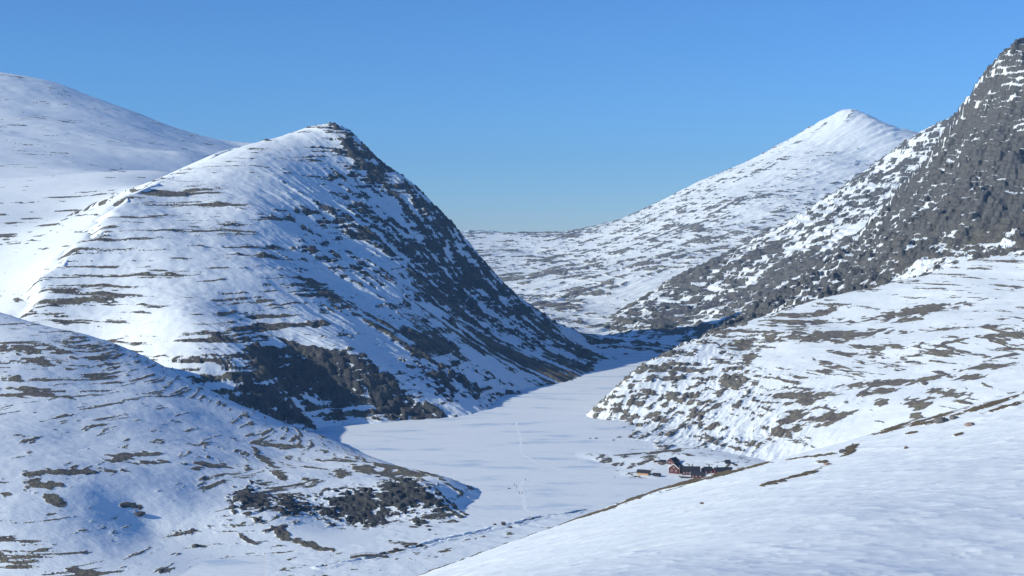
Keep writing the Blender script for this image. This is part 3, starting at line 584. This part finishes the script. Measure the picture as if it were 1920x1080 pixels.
# ------------------------------------------------------------------ buildings
def bar(a, b, w, h):
    """a squared timber between two points"""
    a = Vector(a); b = Vector(b); d = (b - a).normalized(); s_ = d.cross(Vector((0, 0, 1)))
    s_ = Vector((1, 0, 0)) if s_.length < 1e-3 else s_.normalized(); t = s_.cross(d)
    v = [p + s_ * (i * w / 2) + t * (j * h / 2) for p in (a, b) for j in (-1, 1) for i in (-1, 1)]
    return v, [(0, 2, 3, 1), (4, 5, 7, 6), (0, 1, 5, 4), (2, 6, 7, 3), (0, 4, 6, 2), (1, 3, 7, 5)]
def house(label, px, py, L, W, eave, ridge, yaw, wall='red', roof='roof', wins=(), chim=(), trim=True, name='lodge_building', sink=.4, z=None, d=None, cat='building', snowroof=0.0, door=None, hip=0.0):
    g = land(px, py) if d is None else Vector(((px - 960) / F * d, d, ground((px - 960) / F * d, d)))
    t = empty(name, (g.x, g.y, g.z - sink), math.radians(yaw)); tag(t, label, cat, 'buildings of the lakeside lodge')
    a, b = L / 2, W / 2; ov = .45
    V = [(-a, -b, 0), (a, -b, 0), (a, b, 0), (-a, b, 0), (-a, -b, eave), (a, -b, eave), (a, b, eave), (-a, b, eave), (-a + hip, 0, ridge), (a - hip, 0, ridge)]
    mesh_obj('wall', V, [(0, 1, 5, 4), (2, 3, 7, 6), (1, 2, 6, 9, 5), (3, 0, 4, 8, 7), (3, 2, 1, 0), (4, 5, 9, 8), (6, 7, 8, 9)], MT[wall], t)
    k = (ridge - eave) / b; e2 = eave - k * ov; r2 = ridge; th = .22
    A_ = a + ov
    RV = []
    for dz in (.03, .03 + th): RV += [(-A_, -b - ov, e2 + dz), (A_, -b - ov, e2 + dz), (A_ - hip, 0, r2 + dz), (-A_ + hip, 0, r2 + dz), (A_, b + ov, e2 + dz), (-A_, b + ov, e2 + dz)]
    rf = mesh_obj('roof', RV, [(6, 7, 8, 9), (8, 10, 11, 9), (3, 2, 1, 0), (3, 5, 4, 2), (0, 1, 7, 6), (4, 5, 11, 10), (1, 2, 8, 7), (2, 4, 10, 8), (3, 0, 6, 9), (5, 3, 9, 11)], MT[roof], t)
    for cx in chim:
        v, f = box((cx, .3, ridge + .55), (.8, .8, 1.7)); c = mesh_obj('chimney', v, f, MT['brick'], rf)
        v, f = box((cx, .3, ridge + 1.46), (1.0, 1.0, .14)); mesh_obj('chimney', v, f, MT['stone'], rf)
    if snowroof:
        SV = [(-A_ * .9, -b - ov * .8, e2 + .3), (A_ * snowroof, -b - ov * .8, e2 + .3), (A_ * snowroof * .8, -.15, r2 + .22), (-A_ * .9, -.15, r2 + .22)]
        SV += [(x_, y_, z_ + .22) for x_, y_, z_ in SV]
        mesh_obj('snow_cover', SV, [(3, 2, 1, 0), (4, 5, 6, 7), (0, 1, 5, 4), (1, 2, 6, 5), (2, 3, 7, 6), (3, 0, 4, 7)], MT['snow'], rf)
    if trim:
        for sx in (-1, 1):
            for sy in (-1, 1):
                v, f = bar((sx * (A_ + .03), sy * (b + ov), e2 + .02), (sx * (A_ + .03 - hip), 0, r2 + .02), .1, .42); mesh_obj('bargeboard', v, f, MT['white'], t)
    for (side, u_, zc, w, h) in wins:            # side: f = long front, l / r = gable ends
        if side == 'f': c, sz, pc, ps = (u_, -b - .03, zc), (w, .1, h), (u_, -b - .085, zc), (w - .24, .03, h - .24)
        else:
            sx = -1 if side == 'l' else 1; c, sz, pc, ps = (sx * (a + .03), u_, zc), (.1, w, h), (sx * (a + .085), u_, zc), (.03, w - .24, h - .24)
        v, f = box(c, sz); wo = mesh_obj('window', v, f, MT['white'], t)
        v, f = box(pc, ps); mesh_obj('pane', v, f, MT['glass'], wo)
    if door:
        v, f = box((door, -b - .04, 1.35), (1.0, .09, 2.1)); dd = mesh_obj('door', v, f, MT['dark'], t)
        v, f = box((door + .35, -b - .12, 1.3), (.08, .1, .08)); mesh_obj('handle', v, f, MT['stone'], dd)
    return t
house('tall dark red gabled lodge house behind the pale flagpole', 1268, 886, 10.5, 8.6, 4.9, 8.2, 60, wins=[('l', -1.8, 2.6, 1.1, 1.3), ('l', 1.8, 2.6, 1.1, 1.3), ('l', 0, 5.3, 1.0, 1.2), ('f', -3.2, 2.6, 1.1, 1.3), ('f', 0, 2.6, 1.1, 1.3), ('f', 3.2, 2.6, 1.1, 1.3)], snowroof=0.0)
house('long dark red wing with slate roof and two chimneys beside the tall house', 1295, 889, 14.5, 8.0, 3.4, 6.4, -4, wins=[('f', x, 1.9, 1.0, 1.2) for x in (-5.6, -3.4, -1.2, 1.2, 3.4, 5.6)], chim=(-1.2, 1.3), trim=False)
house('low red annex with white bargeboards in front of the long wing', 1310, 894.5, 11.5, 5.6, 2.4, 4.6, -16, wins=[('f', x, 1.5, .9, 1.0) for x in (-4, -1.6, 1.6)], door=3.9)
house('small hipped red building between the long wing and the right wing', 1327, 886.5, 9.5, 7.0, 2.9, 5.2, 4, chim=(1.2,), trim=False, hip=2.2, wins=[('f', -2, 1.7, .9, 1.0), ('f', 2, 1.7, .9, 1.0)])
house('red end wing with small white-framed windows at the right end of the lodge', 1356, 889, 14.0, 7.0, 3.2, 5.4, 6, wins=[('f', x, 2.0, 1.0, 1.0) for x in (-5, -2.4, .4, 3.0, 5.4)], chim=(-5.0,), trim=False, snowroof=0.0)
house('red gabled cabin on the knoll above the tall house', 1262, 869, 8.5, 6.5, 2.6, 5.2, 52, wins=[('l', -1.2, 1.7, .9, 1.0), ('l', 1.2, 1.7, .9, 1.0)], trim=False, name='cabin', cat='cabin')
house('tiny red cabin with snow on its roof, left end of the knoll', 1231, 867, 4.0, 3.4, 1.9, 3.2, 12, snowroof=.9, trim=False, wins=[('f', 0, 1.2, .7, .7)], name='cabin', cat='cabin')
house('brown timber shed between the two knoll cabins', 1243, 869.5, 4.6, 3.6, 1.9, 3.1, -18, wall='brown', trim=False, name='shed', cat='shed', door=.8)
house('ochre-walled hut with dark roof half buried in snow left of the lodge', 1207, 890, 10.0, 5.2, 2.3, 4.2, -28, wall='ochre', trim=False, name='hut', cat='hut', wins=[('f', 1.5, 1.4, .8, .8)])
house('low dark shed in the snow between the ochre hut and the tall house', 1232, 893.5, 5.2, 3.6, 1.5, 2.8, -24, wall='dark', trim=False, name='shed', cat='shed', door=-.8)
house('small black hut on the slope above the right end of the lodge', 1364, 869, 3.8, 3.0, 1.9, 3.0, 14, wall='dark', trim=False, name='hut', cat='hut', wins=[('f', 0, 1.2, .7, .7)])

def tube(path, r, n=8):
    V = []; Fc = []
    for k, (p, rr) in enumerate(zip(path, r)):
        p = Vector(p); q = Vector(path[min(k + 1, len(path) - 1)]) - Vector(path[max(k - 1, 0)])
        q.normalize(); e = q.cross(Vector((.31, .9, .2))).normalized(); f = q.cross(e)
        V += [p + (e * math.cos(2 * math.pi * i / n) + f * math.sin(2 * math.pi * i / n)) * rr for i in range(n)]
        if k: Fc += [((k - 1) * n + i, (k - 1) * n + (i + 1) % n, k * n + (i + 1) % n, k * n + i) for i in range(n)]
    Fc += [tuple(range(n))[::-1], tuple(range(len(path) * n - n, len(path) * n))]
    return V, Fc
g = land(1274.5, 893.5)
t = empty('flagpole', g - Vector((0, 0, .3))); tag(t, 'pale wooden flagpole standing in front of the tall red house', 'flagpole')
v, f = tube([(0, 0, 0), (0, 0, 4), (0, 0, 8.6)], [.16, .13, .08]); mesh_obj('pole', v, f, simple_mat('pale_pole', (.55, .42, .40), .6), t)
v, f = tube([(0, 0, 8.6), (0, 0, 8.75), (0, 0, 8.9)], [.1, .17, .06]); mesh_obj('finial', v, f, MT['white'], t)
v, f = box((0, 0, .5), (.6, .6, .7)); mesh_obj('base', v, f, MT['stone'], t)

# ------------------------------------------------------------------ footbridge over the outlet
g0 = land(657, 1047); g1 = land(726, 1046); mid = (g0 + g1) / 2; BL = (g1 - g0).length
t = empty('footbridge', (mid.x, mid.y, 0.0), math.atan2(g1.y - g0.y, g1.x - g0.x)); tag(t, 'dark arched timber footbridge over the snowy outlet stream', 'bridge')
def arch(x): return 1.15 + 1.35 * (1 - (2 * x / BL) ** 2)
xs = np.linspace(-BL / 2, BL / 2, 15)
for sy in (-1, 1):
    V = []; Fc = []
    for k, x in enumerate(xs):
        z = arch(x); V += [(x, sy * 1.0 - .13, z - .75), (x, sy * 1.0 + .13, z - .75), (x, sy * 1.0 + .13, z), (x, sy * 1.0 - .13, z)]
        if k: Fc += [tuple((k - 1) * 4 + i for i in (j, (j + 1) % 4)) + tuple(k * 4 + i for i in ((j + 1) % 4, j)) for j in range(4)]
    Fc += [(3, 2, 1, 0), tuple(range(len(V) - 4, len(V)))]
    mesh_obj('girder', V, Fc, MT['dark'], t)
    rail = None; V, Fc = tube([(x, sy * 1.05, arch(x) + 1.1) for x in xs], [.07] * 15, 6); rail = mesh_obj('handrail', V, Fc, MT['dark'], t)
    for x in xs[::2]:
        v, f = box((x, sy * 1.05, arch(x) + .52), (.12, .12, 1.14)); mesh_obj('post', v, f, MT['dark'], t)
pm = None
for k in range(56):
    x = -BL / 2 + (k + .5) * BL / 56
    if pm is None:
        v, f = box((0, 0, 0), (BL / 56 * .86, 2.3, .09)); pm = mesh_obj('deck_plank', v, f, MT['brown'], t); o = pm
    else:
        o = pm.copy(); COL.objects.link(o); o.parent = t
    o.location = (x, 0, arch(x) + .06); o.rotation_euler = (0, math.atan(4 * 2 * 1.35 * x / BL ** 2), 0)
for sx in (-1, 1):
    V = [(sx * BL * .5, -1.5, -.4), (sx * BL * .5, 1.5, -.4), (sx * BL * .24, 1.4, -.4), (sx * BL * .24, -1.4, -.4), (sx * BL * .5, -1.5, arch(BL * .5) - .1), (sx * BL * .5, 1.5, arch(BL * .5) - .1), (sx * BL * .3, 1.3, arch(BL * .3) - .76), (sx * BL * .3, -1.3, arch(BL * .3) - .76)]
    mesh_obj('abutment', V, [(0, 1, 2, 3), (4, 7, 6, 5), (0, 3, 7, 4), (1, 5, 6, 2), (0, 4, 5, 1), (3, 2, 6, 7)], MT['stone'], t)
v, f = bar((-BL * .2, -.9, -.5), (-BL * .17, -.9, arch(BL * .17) - .7), .35, .35); mesh_obj('pier', v, f, MT['dark'], t)

# ------------------------------------------------------------------ open stream water and packed ski tracks (thin sheets)
def ribbon(name, pts, w, z, mat, label, seed=1, jag=.4):
    rs = np.random.RandomState(seed); P_ = [np.array(p, float) for p in pts]; Q = []
    for a, b in zip(P_[:-1], P_[1:]):
        n = max(2, int(np.hypot(*(b - a)) / 4)); Q += [a + (b - a) * k / n for k in range(n)]
    Q.append(P_[-1]); V = []; Fc = []
    for k, q in enumerate(Q):
        d = Q[min(k + 1, len(Q) - 1)] - Q[max(k - 1, 0)]; d = d / np.hypot(*d); nrm = np.array([-d[1], d[0]])
        e = min(1, min(k, len(Q) - 1 - k) / 2 + .15); w1 = w * e * (1 + jag * (rs.rand() - .5) * 2); w2 = w * e * (1 + jag * (rs.rand() - .5) * 2)
        a = q + nrm * w1 / 2; b = q - nrm * w2 / 2
        V += [(a[0], a[1], z), (b[0], b[1], z)]
        if k: Fc.append((2 * k - 2, 2 * k - 1, 2 * k + 1, 2 * k))
    o = mesh_obj(name, V, Fc, mat); tag(o, label, kind='structure'); return o
ribbon('stream', CHW, 7.0, .06, MT['water'], 'narrow dark open stream winding out of the frozen lake', 3, .2)
ribbon('ski_track', [flat_pt(*p) for p in ((968,790),(970,803),(976,820),(977,835),(977,850),(988,857),(1003,866),(1018,872),(1035,876),(1060,884))], 2.6, .012, MT['track'], 'thin pale ski track curving across the frozen lake', 5)
ribbon('ski_track', [flat_pt(*p) for p in ((985,900),(974,912),(980,925),(983,940),(985,955),(996,961),(1012,966))], 3.2, .016, MT['track'], 'broad ski track from the skiers down to the stream', 6)
ribbon('ski_track', [flat_pt(*p) for p in ((1030,897),(1080,896),(1130,894),(1180,894))], 3.0, .020, MT['track'], 'straight pale track leading over the lake to the lodge', 7)

# ------------------------------------------------------------------ willow bushes along the stream
def bush(label, px, py, h, w, seed):
    r = random.Random(seed); g = land(px, py); V = []; Fc = []
    for k in range(95):
        a = r.uniform(0, 6.283); rr = r.random() ** .6; tilt = rr * w / 2
        b0 = Vector((math.cos(a) * tilt * .45, math.sin(a) * tilt * .3, -.15)); tip = Vector((math.cos(a) * tilt, math.sin(a) * tilt * .7, h * (1 - .55 * rr * rr) * r.uniform(.7, 1.05)))
        m1 = b0.lerp(tip, .55) + Vector((r.uniform(-.15, .15), r.uniform(-.15, .15), .12 * h))
        v, f = tube([b0, m1, tip], [.06, .045, .015], 4); o_ = len(V); V += v; Fc += [tuple(i + o_ for i in q) for q in f]
        for j in range(3):
            p0 = m1.lerp(tip, r.random() * .8); p1 = p0 + Vector((r.uniform(-.4, .4), r.uniform(-.4, .4), r.uniform(.15, .5)))
            v, f = tube([p0, p1], [.03, .012], 3); o_ = len(V); V += v; Fc += [tuple(i + o_ for i in q) for q in f]
    t = empty('willow_bush', g); tag(t, label, 'bush', 'willow bushes along the outlet stream')
    mesh_obj('twigs', V, Fc, MT['twig'], t)
    v, f = tube([(0, 0, -.3), (.05, 0, .2), (0, .05, .45)], [.22, .18, .08], 7); mesh_obj('stem', v, f, MT['dark'], t)
bush('tall dark leafless willow bush beside the stream bend', 944, 985, 2.4, 4.5, 1)
bush('low leafless willow bush right of the tall dark bush', 957, 990, 1.3, 3.6, 2)
bush('small leafless willow bush left of the tall dark bush', 928, 987, 1.0, 2.6, 3)
bush('grey leafless willow bush nearest the footbridge', 742, 1031, 1.2, 4.2, 4)
bush('grey leafless willow bush in the middle of the bank above the footbridge', 762, 1028, 1.5, 4.6, 5)
bush('grey leafless willow bush highest on the bank above the footbridge', 779, 1022, 1.4, 3.6, 6)

# ------------------------------------------------------------------ boulders
def boulder(label, px, py, sx, sy, sz, rz, mat, seed, cut=.35, group=None):
    r = np.random.RandomState(seed); bm = bmesh.new(); bmesh.ops.create_icosphere(bm, subdivisions=3, radius=1.0)
    pl = [(Vector(r.normal(size=3)).normalized(), r.uniform(.62, .9)) for _ in range(9)]
    for v in bm.verts:
        for n_, k in pl:
            dd = v.co.dot(n_)
            if dd > k: v.co -= n_ * (dd - k)
        v.co *= 1 + .05 * r.normal()
        v.co = Vector((v.co.x * sx / 2, v.co.y * sy / 2, v.co.z * sz * .62 + sz * (.5 - cut)))
    g = land(px, py, 60.0 if group else 700.0); me = bpy.data.meshes.new('boulder'); bm.to_mesh(me); bm.free(); me.materials.append(mat)
    o = bpy.data.objects.new('boulder', me); COL.objects.link(o); o.location = g; o.rotation_euler = (0, 0, rz); tag(o, label, 'boulder', group)
boulder('dark angular boulder alone in the snow on the lower left slope', 262, 968, 9.0, 5.0, 2.8, .1, simple_mat('dark_boulder_stone', (.06, .06, .065), .85, .25, 1.2), 11, .3)
GB = 'boulders on the near slope'
boulder('largest grey boulder on the crest of the near slope', 1766, 793, 5.0, 3.0, 1.6, .3, MT['stone'], 12, .2, GB)
boulder('grey crest boulder just right of the largest boulder', 1788, 786, 3.6, 2.4, 1.3, .8, MT['stone'], 13, .2, GB)
boulder('pinkish flat boulder below the crest near the right edge', 1819, 799, 3.6, 2.0, .9, .4, MT['pink'], 14, .2, GB)
boulder('small dark boulder beside the brown crest patch in mid slope', 1581, 848, 3.0, 1.6, .9, .5, MT['stone'], 15, .2, GB)
boulder('small pinkish boulder below the crest in mid slope', 1552, 872, 2.2, 1.3, .6, .2, MT['pink'], 16, .2, GB)
boulder('tiny brown stone in the snow left of the long dark strip', 1316, 947, 1.0, .7, .4, .1, MT['brown'], 17, .2, GB)
boulder('tiny olive-brown stone high on the near slope', 1698, 841, 1.3, .9, .7, .9, MT['brown'], 18, .2, GB)

# ------------------------------------------------------------------ skiers
def skin_mesh(name, joints, edges, mat, parent, root=0, sub=1):
    me = bpy.data.meshes.new(name); me.from_pydata([j[:3] for j in joints], edges, []); me.materials.append(mat)
    o = bpy.data.objects.new(name, me); COL.objects.link(o); o.parent = parent
    md = o.modifiers.new('skin', 'SKIN'); md.use_smooth_shade = True
    for v, j in zip(me.skin_vertices[0].data, joints): v.radius = (j[3], j[3] * (j[4] if len(j) > 4 else 1)); v.use_root = False
    me.skin_vertices[0].data[root].use_root = True
    s_ = o.modifiers.new('smooth', 'SUBSURF'); s_.levels = sub; s_.render_levels = sub
    return o
def skier(label, px, py, rz, jacket, stride, group='skiers on the frozen lake'):
    g = land(px, py); t = empty('person', g, rz); tag(t, label, 'person', group)
    s_ = stride
    J_ = [(0, 0, .95, .15, .75), (0, .02, 1.18, .155, .72), (0, .05, 1.40, .165, .62), (0, .07, 1.50, .065), (0, .09, 1.60, .088, 1.1), (0, .09, 1.72, .085, 1.1),
          (.09, 0, .90, .095), (.10, .14 * s_, .50, .065), (.10, .10 * s_ - .05, .10, .045), (.10, .10 * s_ + .14, .05, .04),
          (-.09, 0, .90, .095), (-.10, -.10 * s_ + .06, .50, .065), (-.10, -.30 * s_, .12, .045), (-.10, -.30 * s_ + .19, .05, .04),
          (.19, .05, 1.42, .062), (.25, .0, 1.16, .048), (.26, .2, .98, .036), (.26, .28, .95, .03),
          (-.19, .05, 1.42, .062), (-.26, .1, 1.16, .048), (-.27, .32, 1.05, .036), (-.27, .40, 1.03, .03)]
    E_ = [(0, 1), (1, 2), (2, 3), (3, 4), (4, 5), (0, 6), (6, 7), (7, 8), (8, 9), (0, 10), (10, 11), (11, 12), (12, 13), (2, 14), (14, 15), (15, 16), (16, 17), (2, 18), (18, 19), (19, 20), (20, 21)]
    for hand, sx in ((17, 1), (21, -1)):       # four fingers and a thumb closed round the pole grip
        hx, hy, hz = J_[hand][:3]
        for q, ln_ in enumerate((.055, .065, .06, .045)):
            b = len(J_); J_ += [(hx - sx * .01, hy + .035, hz + .03 - .02 * q, .0085), (hx - sx * .04, hy + .04, hz + .03 - .02 * q, .008), (hx - sx * ln_, hy + .01, hz + .028 - .02 * q, .0075)]
            E_ += [(hand, b), (b, b + 1), (b + 1, b + 2)]
        b = len(J_); J_ += [(hx - sx * .03, hy - .01, hz + .035, .010), (hx - sx * .045, hy + .015, hz + .045, .009)]; E_ += [(hand, b), (b, b + 1)]
    body = skin_mesh('body', J_, E_, MT['skin'], t)
    jj = [J_[i] for i in (0, 1, 2, 14, 15, 16, 18, 19, 20)]; jj = [(*j[:3], j[3] + .028, *j[4:]) for j in jj]
    skin_mesh('jacket', jj, [(0, 1), (1, 2), (2, 3), (3, 4), (4, 5), (2, 6), (6, 7), (7, 8)], MT[jacket], t)
    jj = [J_[i] for i in (0, 6, 7, 8, 9, 10, 11, 12, 13)]; jj = [(*j[:3], j[3] + .026, *j[4:]) for j in jj]
    skin_mesh('trousers', jj, [(0, 1), (1, 2), (2, 3), (3, 4), (0, 5), (5, 6), (6, 7), (7, 8)], MT['black'], t)
    skin_mesh('hat', [(0, .085, 1.70, .095), (0, .08, 1.77, .085), (0, .08, 1.82, .04)], [(0, 1), (1, 2)], MT['navy'], t)
    skin_mesh('backpack', [(0, -.16, 1.08, .13, .7), (0, -.15, 1.28, .14, .7), (0, -.12, 1.46, .11, .7)], [(0, 1), (1, 2)], MT['dark'], t)
    for sx in (-.034, .034):
        bm = bmesh.new(); bmesh.ops.create_icosphere(bm, subdivisions=1, radius=.013); me = bpy.data.meshes.new('eye'); bm.to_mesh(me); bm.free(); me.materials.append(MT['black'])
        o = bpy.data.objects.new('eye', me); COL.objects.link(o); o.parent = body; o.location = (sx, .185, 1.65)
    v, f = tube([(0, .175, 1.655), (0, .205, 1.615), (0, .175, 1.605)], [.008, .016, .01], 6); mesh_obj('nose', v, f, MT['skin'], body)
    v, f = box((0, .178, 1.575), (.045, .02, .01)); mesh_obj('mouth', v, f, MT['crimson'], body)
    for sx, fy in ((.10, .10 * s_), (-.10, -.30 * s_)):
        V = [(sx + a, fy + y, z) for y, z in ((-.75, .02), (.9, .02), (1.1, .12)) for a in (-.04, .04)]; V += [(x, y, z + .018) for x, y, z in V]
        mesh_obj('ski', V, [(0, 1, 3, 2), (2, 3, 5, 4), (6, 8, 9, 7), (8, 10, 11, 9), (0, 6, 7, 1), (4, 5, 11, 10), (0, 2, 8, 6), (2, 4, 10, 8), (1, 7, 9, 3), (3, 9, 11, 5)], MT['crimson'], t)
    for hand, sx in ((17, 1), (21, -1)):
        hx, hy, hz = J_[hand][:3]
        v, f = tube([(hx - sx * .03, hy + .03, hz + .14), (hx - sx * .03, hy + .01, hz), (hx + sx * .04, hy - .35, .02)], [.014, .011, .008], 6); mesh_obj('ski_pole', v, f, MT['stone'], t)
skier('person on skis farthest out on the lake, apart from the others', 985, 901, 2.6, 'black', 1.0)
skier('person skiing beside the pulled sled, left one of the middle pair', 965, 911, 2.2, 'navy', .8)
skier('person in crimson jacket skiing, right one of the middle pair', 969, 914, 2.4, 'crimson', 1.1)
skier('person in dark jacket skiing nearest the stream, on the left', 974, 926, .4, 'black', 1.0)
skier('person in navy jacket skiing nearest the stream, on the right', 979, 926, .7, 'navy', .7)
skier('person on skis on the track just left of the lodge knoll', 1153, 896, 1.6, 'black', .9, None)
g = land(954.6, 917); t = empty('sled', g, .3); tag(t, 'low dark loaded sled on the lake left of the skiers', 'sled')
v, f = box((0, 0, .28), (2.4, .62, .08)); mesh_obj('deck', v, f, MT['brown'], t)
for sy in (-.27, .27):
    V = [(x, sy + a, z) for x, z in ((-1.3, .03), (1.2, .03), (1.55, .3)) for a in (-.035, .035)]; V += [(x, y, z + .05) for x, y, z in V]
    mesh_obj('runner', V, [(0, 1, 3, 2), (2, 3, 5, 4), (6, 8, 9, 7), (8, 10, 11, 9), (0, 6, 7, 1), (4, 5, 11, 10), (0, 2, 8, 6), (2, 4, 10, 8), (1, 7, 9, 3), (3, 9, 11, 5)], MT['dark'], t)
skin_mesh('load', [(-.85, 0, .5, .22), (-.2, 0, .58, .27), (.55, 0, .5, .22)], [(0, 1), (1, 2)], MT['black'], t, 1)

# ================================================================== thin blue mountain air
def haze_box():
    m = bpy.data.materials.new('mountain_air'); m.use_nodes = True
    n = m.node_tree.nodes; n.clear()
    out = n.new('ShaderNodeOutputMaterial'); v = n.new('ShaderNodeVolumePrincipled')
    v.inputs['Color'].default_value = (.28, .58, 1.0, 1); v.inputs['Density'].default_value = 4.5e-5; v.inputs['Anisotropy'].default_value = 0.0
    m.node_tree.links.new(v.outputs[0], out.inputs['Volume'])
    x, y0, y1, z0, z1 = 9100, -1000, 13100, -14, 900
    me = bpy.data.meshes.new('haze')
    vs = [(a, b, c) for c in (z0, z1) for b in (y0, y1) for a in (-x, x)]
    me.from_pydata(vs, [], [(0, 2, 3, 1), (4, 5, 7, 6), (0, 1, 5, 4), (2, 6, 7, 3), (0, 4, 6, 2), (1, 3, 7, 5)])
    me.materials.append(m)
    o = bpy.data.objects.new('haze', me); COL.objects.link(o)
    tag(o, 'thin blue mountain air between the viewer and the far slopes', kind='stuff')
haze_box()
